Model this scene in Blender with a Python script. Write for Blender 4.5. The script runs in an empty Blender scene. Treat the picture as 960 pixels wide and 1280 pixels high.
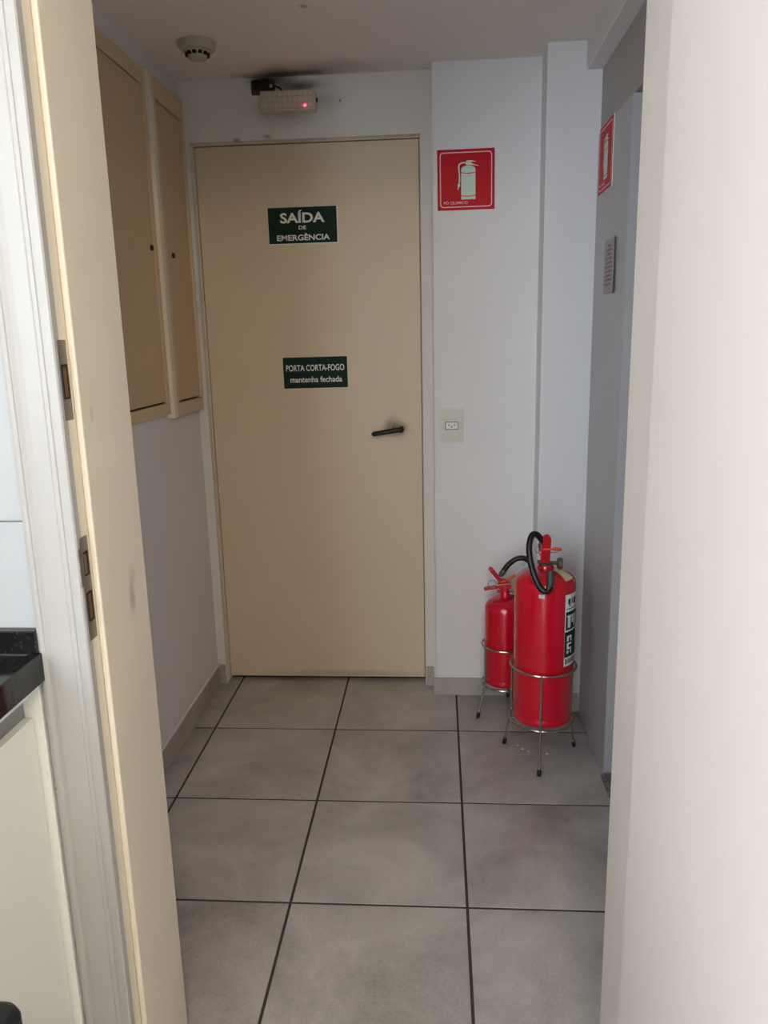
import bpy, bmesh, math, random
from mathutils import Vector, Matrix
random.seed(7)
S = bpy.context.scene
C = S.collection
PI = math.pi

# ------------------------------------------------------------------ camera
cam_data = bpy.data.cameras.new('camera')
cam = bpy.data.objects.new('camera', cam_data)
C.objects.link(cam)
cam_data.sensor_fit = 'VERTICAL'
cam_data.sensor_height = 36.0
cam_data.sensor_width = 27.0
cam_data.lens = 972.585 * 36.0 / 1280.0
cam_data.clip_start = 0.02
RIGHT = Vector((0.9975, 0.0670, -0.0225))
DOWN = Vector((-0.0072, -0.2206, -0.9753))
FWD = Vector((-0.0703, 0.9731, -0.2196))
FWD.normalize()
RIGHT = (RIGHT - FWD * RIGHT.dot(FWD)).normalized()
UP = RIGHT.cross(FWD).normalized()
M = Matrix((RIGHT, UP, -FWD)).transposed().to_4x4()
M.translation = Vector((0.38546, -3.02042, 1.40560))
cam.matrix_world = M
S.camera = cam

# ------------------------------------------------------------------ sky, daylight, exposure
world = bpy.data.worlds.new('overcast_sky')
S.world = world
world.use_nodes = True
bg = world.node_tree.nodes['Background']
bg.inputs['Color'].default_value = (0.72, 0.855, 1.0, 1)
bg.inputs['Strength'].default_value = 16.8
S.view_settings.view_transform = 'Standard'
S.view_settings.look = 'None'
S.view_settings.gamma = 1.0
S.view_settings.use_curve_mapping = False
S.view_settings.exposure = 0.0

KX = -0.86                                                     # inner face of the kitchen's left wall
KYB = -7.00                                                    # inner face of the kitchen's back wall
WIN_Y0, WIN_Y1, WIN_Z0, WIN_Z1 = -5.00, -3.30, 1.02, 2.36      # kitchen window in the left wall, over the counter
BW_X0, BW_X1, BW_Z0, BW_Z1 = -0.82, -0.12, 0.04, 2.34           # unseen glazing behind the camera, added to brighten the hall
def portal(loc, rot, w, h):                                    # guides the sky's light through a window
    pl = bpy.data.lights.new('window_portal', 'AREA')
    pl.shape = 'RECTANGLE'; pl.size = w; pl.size_y = h
    pl.cycles.is_portal = True
    po = bpy.data.objects.new('window_portal', pl)
    C.objects.link(po); po.location = loc; po.rotation_euler = rot
portal((KX - 0.13, (WIN_Y0 + WIN_Y1) / 2, (WIN_Z0 + WIN_Z1) / 2), (0, -PI / 2, 0), WIN_Z1 - WIN_Z0, WIN_Y1 - WIN_Y0)
portal(((BW_X0 + BW_X1) / 2, KYB - 0.13, (BW_Z0 + BW_Z1) / 2), (PI / 2, 0, 0), BW_X1 - BW_X0, BW_Z1 - BW_Z0)
lamp = bpy.data.lights.new('kitchen_ceiling_lamp', 'POINT')    # warm globe on the kitchen ceiling, behind the camera
lamp.energy = 46.0
lamp.color = (1.0, 0.80, 0.58)
lamp.shadow_soft_size = 0.14
lo = bpy.data.objects.new('kitchen_ceiling_lamp', lamp)
C.objects.link(lo); lo.location = (0.62, -3.75, 2.26)

# ------------------------------------------------------------------ materials
def lin(c):
    return tuple((x / 255 / 12.92) if x / 255 <= 0.04045 else ((x / 255 + 0.055) / 1.055) ** 2.4 for x in c)

def mat(name, rgb, rough=0.5, metal=0.0, noise=0.0, scale=8.0, bump=0.0, bscale=120.0, coat=0.0, spec=0.5, emit=None, stains=()):
    """principled material, colour broken up by world-space noise; stains = (centre, radii, colour, strength)"""
    m = bpy.data.materials.new(name)
    m.use_nodes = True
    nt = m.node_tree
    N, L = nt.nodes, nt.links
    b = N['Principled BSDF']
    col = lin(rgb) + (1,)
    b.inputs['Base Color'].default_value = col
    b.inputs['Roughness'].default_value = rough
    b.inputs['Metallic'].default_value = metal
    b.inputs['Coat Weight'].default_value = coat
    b.inputs['Coat Roughness'].default_value = 0.08
    b.inputs['Specular IOR Level'].default_value = spec
    if emit:
        b.inputs['Emission Color'].default_value = lin(emit[0]) + (1,)
        b.inputs['Emission Strength'].default_value = emit[1]
    geo = N.new('ShaderNodeNewGeometry')
    out = None
    if noise:
        n = N.new('ShaderNodeTexNoise')
        n.inputs['Scale'].default_value = scale
        n.inputs['Detail'].default_value = 6
        n.inputs['Roughness'].default_value = 0.6
        L.new(geo.outputs['Position'], n.inputs['Vector'])
        r = N.new('ShaderNodeValToRGB')
        r.color_ramp.elements[0].position = 0.3
        r.color_ramp.elements[1].position = 0.7
        r.color_ramp.elements[0].color = tuple(x * (1 - noise) for x in col[:3]) + (1,)
        r.color_ramp.elements[1].color = tuple(min(1, x * (1 + noise)) for x in col[:3]) + (1,)
        L.new(n.outputs['Fac'], r.inputs['Fac'])
        out = r.outputs['Color']
    for (cen, rad, scol, strength) in stains:
        sub = N.new('ShaderNodeVectorMath'); sub.operation = 'SUBTRACT'
        sub.inputs[1].default_value = cen
        L.new(geo.outputs['Position'], sub.inputs[0])
        div = N.new('ShaderNodeVectorMath'); div.operation = 'DIVIDE'
        div.inputs[1].default_value = rad
        L.new(sub.outputs[0], div.inputs[0])
        ln = N.new('ShaderNodeVectorMath'); ln.operation = 'LENGTH'
        L.new(div.outputs[0], ln.inputs[0])
        nz = N.new('ShaderNodeTexNoise')
        nz.inputs['Scale'].default_value = 0.5 / max(min(rad), 0.004)
        nz.inputs['Detail'].default_value = 4
        L.new(geo.outputs['Position'], nz.inputs['Vector'])
        ad = N.new('ShaderNodeMath'); ad.operation = 'MULTIPLY_ADD'
        ad.inputs[1].default_value = 0.7
        L.new(nz.outputs['Fac'], ad.inputs[0]); L.new(ln.outputs['Value'], ad.inputs[2])
        mr = N.new('ShaderNodeMapRange'); mr.interpolation_type = 'SMOOTHSTEP'
        mr.inputs['From Min'].default_value = 0.25
        mr.inputs['From Max'].default_value = 1.35
        mr.inputs['To Min'].default_value = strength
        mr.inputs['To Max'].default_value = 0.0
        L.new(ad.outputs[0], mr.inputs['Value'])
        mx = N.new('ShaderNodeMix'); mx.data_type = 'RGBA'
        if out: L.new(out, mx.inputs['A'])
        else: mx.inputs['A'].default_value = col
        mx.inputs['B'].default_value = lin(scol) + (1,)
        L.new(mr.outputs['Result'], mx.inputs['Factor'])
        out = mx.outputs['Result']
    if out: L.new(out, b.inputs['Base Color'])
    if bump:
        n2 = N.new('ShaderNodeTexNoise')
        n2.inputs['Scale'].default_value = bscale
        n2.inputs['Detail'].default_value = 3
        L.new(geo.outputs['Position'], n2.inputs['Vector'])
        bp = N.new('ShaderNodeBump')
        bp.inputs['Strength'].default_value = bump
        bp.inputs['Distance'].default_value = 0.002
        L.new(n2.outputs['Fac'], bp.inputs['Height'])
        L.new(bp.outputs['Normal'], b.inputs['Normal'])
    return m

def tile_material(name, dark, light, rough):
    """cement-look porcelain: two scales of cloudy mottling, a few scuffs, a small shift from tile to tile"""
    m = bpy.data.materials.new(name)
    m.use_nodes = True
    nt = m.node_tree
    N, L = nt.nodes, nt.links
    b = N['Principled BSDF']
    geo = N.new('ShaderNodeNewGeometry')
    oi = N.new('ShaderNodeObjectInfo')
    off = N.new('ShaderNodeVectorMath'); off.operation = 'MULTIPLY_ADD'
    cx = N.new('ShaderNodeCombineXYZ')
    L.new(oi.outputs['Random'], cx.inputs[0]); L.new(oi.outputs['Random'], cx.inputs[2])
    off.inputs[1].default_value = (37, 0, 19)
    L.new(cx.outputs[0], off.inputs[0]); L.new(geo.outputs['Position'], off.inputs[2])
    n1 = N.new('ShaderNodeTexNoise'); n1.inputs['Scale'].default_value = 3.2; n1.inputs['Detail'].default_value = 9
    n1.inputs['Roughness'].default_value = 0.66; n1.inputs['Distortion'].default_value = 0.5
    L.new(off.outputs[0], n1.inputs['Vector'])
    n3 = N.new('ShaderNodeTexNoise'); n3.inputs['Scale'].default_value = 160; n3.inputs['Detail'].default_value = 3
    L.new(off.outputs[0], n3.inputs['Vector'])
    s1 = N.new('ShaderNodeMath'); s1.operation = 'MULTIPLY_ADD'; s1.inputs[1].default_value = 0.25
    L.new(n3.outputs['Fac'], s1.inputs[0]); L.new(n1.outputs['Fac'], s1.inputs[2])
    s2 = N.new('ShaderNodeMath'); s2.operation = 'MULTIPLY_ADD'; s2.inputs[1].default_value = 0.07
    L.new(oi.outputs['Random'], s2.inputs[0]); L.new(s1.outputs[0], s2.inputs[2])
    r = N.new('ShaderNodeValToRGB')
    r.color_ramp.elements[0].position = 0.38; r.color_ramp.elements[1].position = 0.86
    r.color_ramp.elements[0].color = lin(dark) + (1,); r.color_ramp.elements[1].color = lin(light) + (1,)
    L.new(s2.outputs[0], r.inputs['Fac'])
    # thin pale scuffs
    mp = N.new('ShaderNodeMapping'); mp.inputs['Rotation'].default_value = (0, 0, 0.9); mp.inputs['Scale'].default_value = (1.0, 9.0, 1.0)
    L.new(off.outputs[0], mp.inputs['Vector'])
    n4 = N.new('ShaderNodeTexNoise'); n4.inputs['Scale'].default_value = 3.0; n4.inputs['Detail'].default_value = 5
    L.new(mp.outputs[0], n4.inputs['Vector'])
    mr = N.new('ShaderNodeMapRange'); mr.inputs['From Min'].default_value = 0.62; mr.inputs['From Max'].default_value = 0.80
    mr.inputs['To Max'].default_value = 0.35
    L.new(n4.outputs['Fac'], mr.inputs['Value'])
    mx = N.new('ShaderNodeMix'); mx.data_type = 'RGBA'
    L.new(r.outputs['Color'], mx.inputs['A']); mx.inputs['B'].default_value = lin((196, 188, 178)) + (1,)
    L.new(mr.outputs['Result'], mx.inputs['Factor'])
    L.new(mx.outputs['Result'], b.inputs['Base Color'])
    b.inputs['Roughness'].default_value = rough
    bp = N.new('ShaderNodeBump'); bp.inputs['Strength'].default_value = 0.12; bp.inputs['Distance'].default_value = 0.001
    L.new(n3.outputs['Fac'], bp.inputs['Height']); L.new(bp.outputs['Normal'], b.inputs['Normal'])
    return m

def granite_material(name, base, fleck, rough, scale=260):
    m = bpy.data.materials.new(name)
    m.use_nodes = True
    N, L = m.node_tree.nodes, m.node_tree.links
    b = N['Principled BSDF']
    geo = N.new('ShaderNodeNewGeometry')
    v = N.new('ShaderNodeTexVoronoi'); v.inputs['Scale'].default_value = scale
    L.new(geo.outputs['Position'], v.inputs['Vector'])
    sp = N.new('ShaderNodeSeparateColor'); L.new(v.outputs['Color'], sp.inputs[0])
    r = N.new('ShaderNodeValToRGB')
    r.color_ramp.elements[0].position = 0.75; r.color_ramp.elements[1].position = 1.0
    r.color_ramp.elements[0].color = lin(base) + (1,); r.color_ramp.elements[1].color = lin(fleck) + (1,)
    L.new(sp.outputs[0], r.inputs['Fac']); L.new(r.outputs['Color'], b.inputs['Base Color'])
    b.inputs['Roughness'].default_value = rough
    return m

SOOT = (28, 22, 18)
WY = -0.04      # face of the far wall
ZC = 2.307      # hall ceiling
m_white = mat('white_wall_paint', (230, 226, 225), 0.75, noise=0.02, scale=3, bump=0.12)
m_far = mat('white_wall_paint_with_soot', (226, 220, 213), 0.8, noise=0.03, scale=4, bump=0.12, stains=(
    ((-0.20, WY, 2.30), (0.12, 0.05, 0.035), SOOT, 0.95),
    ((-0.10, WY, 2.275), (0.14, 0.05, 0.03), (70, 58, 48), 0.8),
    ((-0.14, WY, 2.20), (0.20, 0.05, 0.085), (120, 108, 96), 0.55),
    ((-0.235, WY, 2.285), (0.06, 0.05, 0.035), SOOT, 0.95),
    ((0.048, WY, 2.222), (0.007, 0.02, 0.007), (30, 26, 24), 1.0),
    ((0.0, WY, 2.23), (0.10, 0.03, 0.05), (150, 140, 130), 0.35),
    ((-0.22, WY, 2.115), (0.02, 0.02, 0.012), (90, 78, 66), 0.7),
    ((-0.33, WY, 2.105), (0.02, 0.02, 0.012), (90, 78, 66), 0.7)))
m_ceil = mat('ceiling_paint', (238, 229, 221), 0.9, noise=0.03, scale=2, bump=0.1, stains=(
    ((-0.17, -0.06, ZC), (0.18, 0.085, 0.05), SOOT, 0.9),
    ((-0.07, -0.07, ZC), (0.16, 0.05, 0.05), (40, 22, 16), 0.8),
    ((-0.02, -0.10, ZC), (0.36, 0.14, 0.05), (112, 100, 92), 0.55),
    ((0.02, -0.62, ZC), (0.02, 0.02, 0.02), (80, 74, 70), 0.6)))
m_greywall = mat('grey_wall_paint', (172, 166, 162), 0.55, noise=0.02, scale=3, bump=0.08)
m_greymetal = mat('grey_enamelled_metal', (176, 172, 173), 0.32, noise=0.015, scale=4)
m_kitchen = mat('kitchen_wall_paint', (244, 240, 232), 0.7, bump=0.05)
m_cream = mat('cream_gloss_paint', (230, 218, 198), 0.42, noise=0.02, scale=3, bump=0.05, bscale=40, stains=(
    ((-0.1475, -1.765, 0.972), (0.02, 0.020, 0.045), (120, 108, 92), 0.6),
    ((-0.1475, -1.755, 1.012), (0.02, 0.03, 0.03), (160, 146, 124), 0.35),
    ((-0.1475, -1.85, 1.30), (0.02, 0.008, 0.02), (168, 152, 128), 0.4)))
m_casing = mat('white_gloss_paint', (176, 173, 169), 0.38)
m_leaf = mat('off_white_door_paint', (224, 213, 204), 0.45, noise=0.012, scale=2.5, bump=0.05, bscale=30)
m_firedoor = mat('beige_fire_door_paint', (218, 198, 169), 0.5, noise=0.02, scale=3, bump=0.06, bscale=50, stains=(
    ((0.212, 0.0, 1.062), (0.06, 0.03, 0.055), (84, 66, 50), 0.9),
    ((0.245, 0.0, 1.055), (0.045, 0.02, 0.042), (150, 130, 104), 0.35),
    ((0.0, 0.0, 0.03), (0.5, 0.02, 0.025), (150, 134, 110), 0.5)))
m_panel = mat('beige_cabinet_paint', (206, 178, 140), 0.5, noise=0.03, scale=4, bump=0.05)
m_panelframe = mat('beige_frame_paint', (216, 192, 156), 0.5, noise=0.03, scale=4, bump=0.05)
m_tile = tile_material('grey_cement_tile', (130, 124, 120), (198, 192, 188), 0.33)
m_skirt = tile_material('grey_skirting_tile', (148, 139, 131), (184, 176, 168), 0.45)
m_grout = mat('dark_grout', (66, 56, 50), 0.9, noise=0.1, scale=30)
m_walltile = mat('white_glazed_tile', (182, 186, 189), 0.18)
m_wallgrout = mat('pale_grout', (205, 204, 200), 0.8)
m_granite = granite_material('black_granite', (13, 13, 15), (42, 42, 46), 0.12)
m_sill = granite_material('grey_granite', (104, 100, 98), (172, 168, 164), 0.4, 180)
m_cab = mat('white_laminate', (232, 232, 222), 0.4, noise=0.006, scale=3)
m_shadowgap = mat('aluminium_channel', (150, 150, 146), 0.4, metal=0.6)
m_red = mat('red_enamel', (204, 2, 36), 0.24, coat=0.5, noise=0.03, scale=10)
m_redplastic = mat('red_lever_paint', (188, 20, 34), 0.4)
m_black = mat('black_rubber', (14, 14, 16), 0.42)
m_lever = mat('black_lever_plastic', (12, 11, 11), 0.5)
m_steel = mat('stainless_wire', (176, 168, 156), 0.25, metal=1.0)
m_brass = mat('dull_valve_metal', (128, 122, 110), 0.35, metal=0.9)
m_strike = mat('worn_steel_strike', (140, 134, 126), 0.42, metal=0.8, noise=0.12, scale=60)
m_slot = mat('bare_wood_mortise', (112, 72, 50), 0.8, noise=0.2, scale=80)
m_dark = mat('dark_recess', (14, 12, 11), 0.8)
m_grip = mat('dark_grey_plastic', (62, 62, 60), 0.5)
m_orange = mat('orange_seal_plastic', (222, 92, 40), 0.45)
m_green = mat('dark_green_print', (6, 40, 27), 0.55, spec=0.2)
m_signred = mat('red_sign_print', (196, 8, 30), 0.5, spec=0.2)
m_signwhite = mat('white_sign_print', (232, 232, 226), 0.45)
m_signpink = mat('pale_pink_print', (240, 190, 188), 0.45)
m_pale = mat('pale_green_print', (206, 224, 206), 0.45)
m_plastic = mat('ivory_plastic', (206, 202, 190), 0.4)
m_detector = mat('aged_ivory_plastic', (186, 176, 156), 0.45)
m_lamp = mat('yellowed_lamp_plastic', (208, 197, 182), 0.4)
m_led = mat('led_lens', (196, 185, 171), 0.4)
m_glow = mat('red_indicator', (255, 30, 50), 0.4, emit=((255, 30, 60), 30))
m_paper = mat('cream_paper', (214, 200, 160), 0.7, noise=0.05, scale=60)
m_notice = mat('grey_printed_sheet', (160, 152, 150), 0.5)
m_ink = mat('faded_red_ink', (140, 100, 100), 0.6)
m_darkink = mat('dark_ink', (44, 36, 44), 0.6)
m_bin = mat('black_bin_plastic', (20, 24, 26), 0.35)
m_lock = mat('dark_lock_metal', (70, 56, 40), 0.4, metal=0.7)
m_plain = mat('plain_plaster', (150, 148, 145), 0.8)

def glass_material():
    m = bpy.data.materials.new('clear_window_glass'); m.use_nodes = True
    nt = m.node_tree; nt.nodes.clear()
    o = nt.nodes.new('ShaderNodeOutputMaterial'); t = nt.nodes.new('ShaderNodeBsdfTransparent')
    g = nt.nodes.new('ShaderNodeBsdfGlossy'); g.inputs['Roughness'].default_value = 0.02
    x = nt.nodes.new('ShaderNodeMixShader'); x.inputs[0].default_value = 0.06
    nt.links.new(t.outputs[0], x.inputs[1]); nt.links.new(g.outputs[0], x.inputs[2]); nt.links.new(x.outputs[0], o.inputs[0])
    return m
m_glass = glass_material()

# ------------------------------------------------------------------ geometry helpers (all in world metres)
def box(bm, x0, x1, y0, y1, z0, z1, bev=0.0, seg=1):
    b2 = bmesh.new()
    bmesh.ops.create_cube(b2, size=1.0)
    for v in b2.verts:
        v.co = Vector((x0 + (v.co.x + .5) * (x1 - x0), y0 + (v.co.y + .5) * (y1 - y0), z0 + (v.co.z + .5) * (z1 - z0)))
    if bev:
        bmesh.ops.bevel(b2, geom=b2.edges[:], offset=bev, segments=seg, affect='EDGES', profile=0.5)
    merge(bm, b2)
    return bm

def merge(bm, b2, M=None):
    me = bpy.data.meshes.new('t')
    b2.to_mesh(me); b2.free()
    if M: me.transform(M)
    bm.from_mesh(me)
    bpy.data.meshes.remove(me)

def tube(bm, pts, r, n=10, caps=True):
    """round tube through pts; r a number or one per point"""
    pts = [Vector(p) for p in pts]
    rs = r if isinstance(r, (list, tuple)) else [r] * len(pts)
    rings = []
    prev = None
    for i, p in enumerate(pts):
        t = (pts[min(i + 1, len(pts) - 1)] - pts[max(i - 1, 0)]).normalized()
        if prev is None:
            a = Vector((0, 0, 1)) if abs(t.z) < .9 else Vector((1, 0, 0))
            u = t.cross(a).normalized()
        else:
            u = (prev - t * prev.dot(t)).normalized()
        prev = u
        w = t.cross(u)
        rings.append([bm.verts.new(p + rs[i] * (math.cos(2 * PI * k / n) * u + math.sin(2 * PI * k / n) * w)) for k in range(n)])
    for a, b in zip(rings, rings[1:]):
        for k in range(n):
            bm.faces.new((a[k], a[(k + 1) % n], b[(k + 1) % n], b[k]))
    if caps:
        bm.faces.new(rings[0][::-1]); bm.faces.new(rings[-1])
    return bm

def spline(ctrl, n=8):
    P = [Vector(p) for p in ctrl]
    out = []
    for i in range(len(P) - 1):
        p0 = P[max(i - 1, 0)]; p1 = P[i]; p2 = P[i + 1]; p3 = P[min(i + 2, len(P) - 1)]
        for k in range(n):
            t = k / n
            out.append(0.5 * ((2 * p1) + (p2 - p0) * t + (2 * p0 - 5 * p1 + 4 * p2 - p3) * t * t + (3 * p1 - p0 - 3 * p2 + p3) * t ** 3))
    out.append(P[-1])
    return out

def torus(bm, cx, cy, z, R, r, n=48, m=8):
    rings = []
    for i in range(n):
        a = 2 * PI * i / n
        rings.append([bm.verts.new((cx + (R + r * math.cos(2 * PI * k / m)) * math.cos(a), cy + (R + r * math.cos(2 * PI * k / m)) * math.sin(a), z + r * math.sin(2 * PI * k / m))) for k in range(m)])
    for i in range(n):
        a, b = rings[i], rings[(i + 1) % n]
        for k in range(m):
            bm.faces.new((a[k], b[k], b[(k + 1) % m], a[(k + 1) % m]))
    return bm

def lathe(bm, prof, cx=0, cy=0, n=48, M=None):
    """prof: (radius, z) from bottom to top"""
    b2 = bmesh.new()
    rings = []
    for (r, z) in prof:
        if r < 1e-6: rings.append([b2.verts.new((cx, cy, z))])
        else: rings.append([b2.verts.new((cx + r * math.cos(2 * PI * k / n), cy + r * math.sin(2 * PI * k / n), z)) for k in range(n)])
    for a, b in zip(rings, rings[1:]):
        for k in range(n):
            if len(a) == 1 and len(b) == 1: continue
            if len(a) == 1: b2.faces.new((a[0], b[(k + 1) % n], b[k]))
            elif len(b) == 1: b2.faces.new((a[k], a[(k + 1) % n], b[0]))
            else: b2.faces.new((a[k], a[(k + 1) % n], b[(k + 1) % n], b[k]))
    merge(bm, b2, M)
    return bm

def prism(bm, poly, frame, d0, d1):
    """poly (u,v) extruded along n from d0 to d1; frame = (origin, u, v, n)"""
    o, u, v, n = [Vector(a) for a in frame]
    lo = [bm.verts.new(o + u * p[0] + v * p[1] + n * d0) for p in poly]
    hi = [bm.verts.new(o + u * p[0] + v * p[1] + n * d1) for p in poly]
    bm.faces.new(lo[::-1]); bm.faces.new(hi)
    k = len(poly)
    for i in range(k):
        bm.faces.new((lo[i], lo[(i + 1) % k], hi[(i + 1) % k], hi[i]))
    return bm

def rrect(x0, y0, x1, y1, r, n=5):
    pts = []
    for (cx, cy, a0) in ((x1 - r, y0 + r, -90), (x1 - r, y1 - r, 0), (x0 + r, y1 - r, 90), (x0 + r, y0 + r, 180)):
        for k in range(n + 1):
            a = math.radians(a0 + 90 * k / n)
            pts.append((cx + r * math.cos(a), cy + r * math.sin(a)))
    return pts

def ringprism(bm, outer, inner, frame, d0, d1):
    o, u, v, n = [Vector(a) for a in frame]
    f = lambda p, d: bm.verts.new(o + u * p[0] + v * p[1] + n * d)
    a = [f(p, d0) for p in outer]; b = [f(p, d1) for p in outer]
    c = [f(p, d0) for p in inner]; d = [f(p, d1) for p in inner]
    k = len(outer)
    for i in range(k):
        j = (i + 1) % k
        bm.faces.new((a[i], a[j], b[j], b[i])); bm.faces.new((b[i], b[j], d[j], d[i])); bm.faces.new((c[j], c[i], d[i], d[j]))
    return bm

def strip2d(path, w):
    L, R = [], []
    P = [Vector((p[0], p[1])) for p in path]
    for i, p in enumerate(P):
        t = (P[min(i + 1, len(P) - 1)] - P[max(i - 1, 0)]).normalized()
        nrm = Vector((-t.y, t.x))
        ww = w[i] if isinstance(w, (list, tuple)) else w
        L.append(tuple(p + nrm * ww / 2)); R.append(tuple(p - nrm * ww / 2))
    return R + L[::-1]

def obj(name, bm, m, parent=None, smooth=False):
    if parent is not None:
        bm.transform(Matrix.Translation(-world_loc(parent)))
    bmesh.ops.recalc_face_normals(bm, faces=bm.faces[:])
    me = bpy.data.meshes.new(name)
    if smooth:
        for f in bm.faces: f.smooth = True
        for e in bm.edges:
            if len(e.link_faces) == 2 and e.calc_face_angle(0) > 0.7: e.smooth = False
    bm.to_mesh(me); bm.free()
    me.materials.append(m)
    o = bpy.data.objects.new(name, me)
    C.objects.link(o)
    if parent is not None: o.parent = parent
    return o

def world_loc(o):
    v = Vector(o.location)
    while o.parent is not None:
        o = o.parent; v += Vector(o.location)
    return v

def tag(o, label, cat, group=None):
    o['label'] = label; o['category'] = cat
    if group: o['group'] = group
    return o

def thing(name, label, cat, loc, group=None):
    o = bpy.data.objects.new(name, None)
    o.empty_display_size = 0.1
    C.objects.link(o); o.location = loc
    return tag(o, label, cat, group)

def struct_root(name, loc=(0, 0, 0)):
    o = bpy.data.objects.new(name, None); C.objects.link(o); o.location = loc
    o['kind'] = 'structure'
    return o

def struct(name, bm, m, smooth=False):
    o = obj(name, bm, m, None, smooth); o['kind'] = 'structure'
    return o

def B(*a, **k): return box(bmesh.new(), *a, **k)

def text_mesh(body, frame, x0, base, width, cap, bold=0.0, depth=0.0004, d0=0.0):
    """flat lettering set to a given width and capital height on a frame"""
    def make(s, off):
        cu = bpy.data.curves.new('lettering', 'FONT'); cu.body = s; cu.size = 1.0; cu.offset = off; cu.resolution_u = 3
        o = bpy.data.objects.new('lettering', cu); C.objects.link(o)
        dg = bpy.context.evaluated_depsgraph_get()
        me = bpy.data.meshes.new_from_object(o.evaluated_get(dg))
        bpy.data.objects.remove(o); bpy.data.curves.remove(cu)
        return me
    ref = make('H', bold); hh = max(v.co.y for v in ref.vertices) - min(v.co.y for v in ref.vertices)
    bpy.data.meshes.remove(ref)
    me = make(body, bold)
    xs = [v.co.x for v in me.vertices]
    sx = width / (max(xs) - min(xs)); sy = cap / hh; mx = min(xs)
    o, u, v, n = [Vector(a) for a in frame]
    bm = bmesh.new(); bm.from_mesh(me); bpy.data.meshes.remove(me)
    for vt in bm.verts:
        vt.co = o + u * (x0 + (vt.co.x - mx) * sx) + v * (base + vt.co.y * sy) + n * (d0 + depth)
    return bm

# ------------------------------------------------------------------ the setting
XL, XR = -0.54, 0.917                    # hall side walls
KY = -1.91                               # kitchen face of the doorway wall
HY = -1.707                              # hall face of the doorway wall
KXR, KZ = 1.70, 2.45                     # kitchen right wall, ceiling

# floor: dark grout bed with every tile a piece of its own
floor = struct('floor', B(-1.0, 1.9, -7.12, 0.2, -0.12, -0.0013), m_grout)
T, G, Y1 = 0.45, 0.0072, -0.4206
def floor_tile(x0, x1, y0, y1):
    dz = random.uniform(-0.0003, 0.0003)
    bm = bmesh.new(); box(bm, x0, x1, y0, y1, -0.012, dz, 0.0006)
    obj('floor_tile', bm, m_tile, floor)
for i in range(-3, 4):
    for j in range(-1, 16):
        x0, x1 = i * T + G / 2, (i + 1) * T - G / 2
        y1, y0 = Y1 - j * T + T - T + 0 - G / 2, Y1 - (j + 1) * T + G / 2
        lo, hi = (XL, XR) if y1 > HY else (KX, KXR)
        a, b = max(x0, lo), min(x1, hi)
        c, d = max(y0, KYB), min(y1, 0.06)
        if hi == XR and i >= 1: b = XR if i == 1 else a          # the row along the right wall runs up to it uncut
        if b - a > .01 and d - c > .01: floor_tile(a, b, c, d)

struct('wall_left', B(XL - 0.12, XL, HY - 0.1, 0.2, -0.02, 2.5), m_white)
# far wall around the fire door
bm = bmesh.new()
DX0, DX1, DZ = -0.506, 0.328, 2.104
box(bm, XL - .05, DX0, WY, 0.16, -0.02, 2.5); box(bm, DX1, 0.45, WY, 0.16, -0.02, 2.5); box(bm, DX0, DX1, WY, 0.16, DZ, 2.5)
struct('wall_far', bm, m_far)
struct('wall_stairwell', B(-0.7, 0.6, 0.17, 0.25, -0.05, 2.5), m_plain)
bm = bmesh.new()
prism(bm, [(0.372, 0.1), (0.372, -0.12), (0.742, -0.12), (0.742, -0.25), (1.02, -0.25), (1.02, 0.1)], ((0, 0, 0), (1, 0, 0), (0, 1, 0), (0, 0, 1)), -0.02, 2.5)
struct('wall_column', bm, m_white)
# right wall with the recessed opening of the grey door
OY0, OY1, OZ = -1.56, -0.702, 2.028
bm = bmesh.new()
box(bm, XR, 1.03, OY1, 0.0, -0.02, 2.5); box(bm, XR, 1.03, HY - .1, OY0, -0.02, 2.5); box(bm, XR, 1.03, OY0, OY1, OZ, 2.5)
struct('wall_right', bm, m_greywall)
struct('wall_shaft', B(1.06, 1.12, -1.8, 0.0, -0.05, 2.5), m_plain)
struct('beam', B(0.866, XR + .01, HY - .05, -0.20, 2.222, 2.45, bev=0.003), m_white)
struct('ceiling', B(XL - .1, 1.1, HY - .02, 0.1, ZC, 2.6), m_ceil)

# wall between kitchen and hall
OX0, OX1, OTOP = -0.178, 0.731, 2.13
bm = bmesh.new()
box(bm, -1.0, OX0, KY, HY, -0.02, 2.6); box(bm, OX1, 1.9, KY, HY, -0.02, 2.6); box(bm, OX0, OX1, KY, HY, OTOP, 2.6)
wk = struct('wall_kitchen', bm, m_wallgrout)
for i in range(2):
    for j in range(6):
        x1 = -0.196 - i * 0.333; x0 = max(x1 - 0.331, KX)
        z1 = min(1.146 + (j - 1) * 0.45 - 0.001, KZ); z0 = max(1.146 + (j - 2) * 0.45 + 0.001, 0)
        if z1 - z0 > .02: obj('wall_tile', B(x0, x1, KY - 0.008, KY + 0.002, z0, z1, bev=0.0012), m_walltile, wk)
struct('ceiling_kitchen', B(-1.0, 1.9, KYB - .1, KY + 0.005, KZ, 2.6), m_kitchen)
struct('wall_kitchen_right', B(KXR, KXR + .1, KYB - .1, KY, -0.02, 2.6), m_kitchen)
bm = bmesh.new()
box(bm, -1.0, BW_X0, KYB - .12, KYB, -0.02, 2.6); box(bm, BW_X1, 1.9, KYB - .12, KYB, -0.02, 2.6)
box(bm, BW_X0, BW_X1, KYB - .12, KYB, -0.02, BW_Z0); box(bm, BW_X0, BW_X1, KYB - .12, KYB, BW_Z1, 2.6)
struct('wall_kitchen_back', bm, m_kitchen)
BW_XM = (BW_X0 + BW_X1) / 2
w2 = struct_root('fill_window', ((BW_X0 + BW_X1) / 2, KYB - .06, BW_Z0))  # added back opening, sized for the daylight it sends into the hall
bm = bmesh.new()
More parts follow.
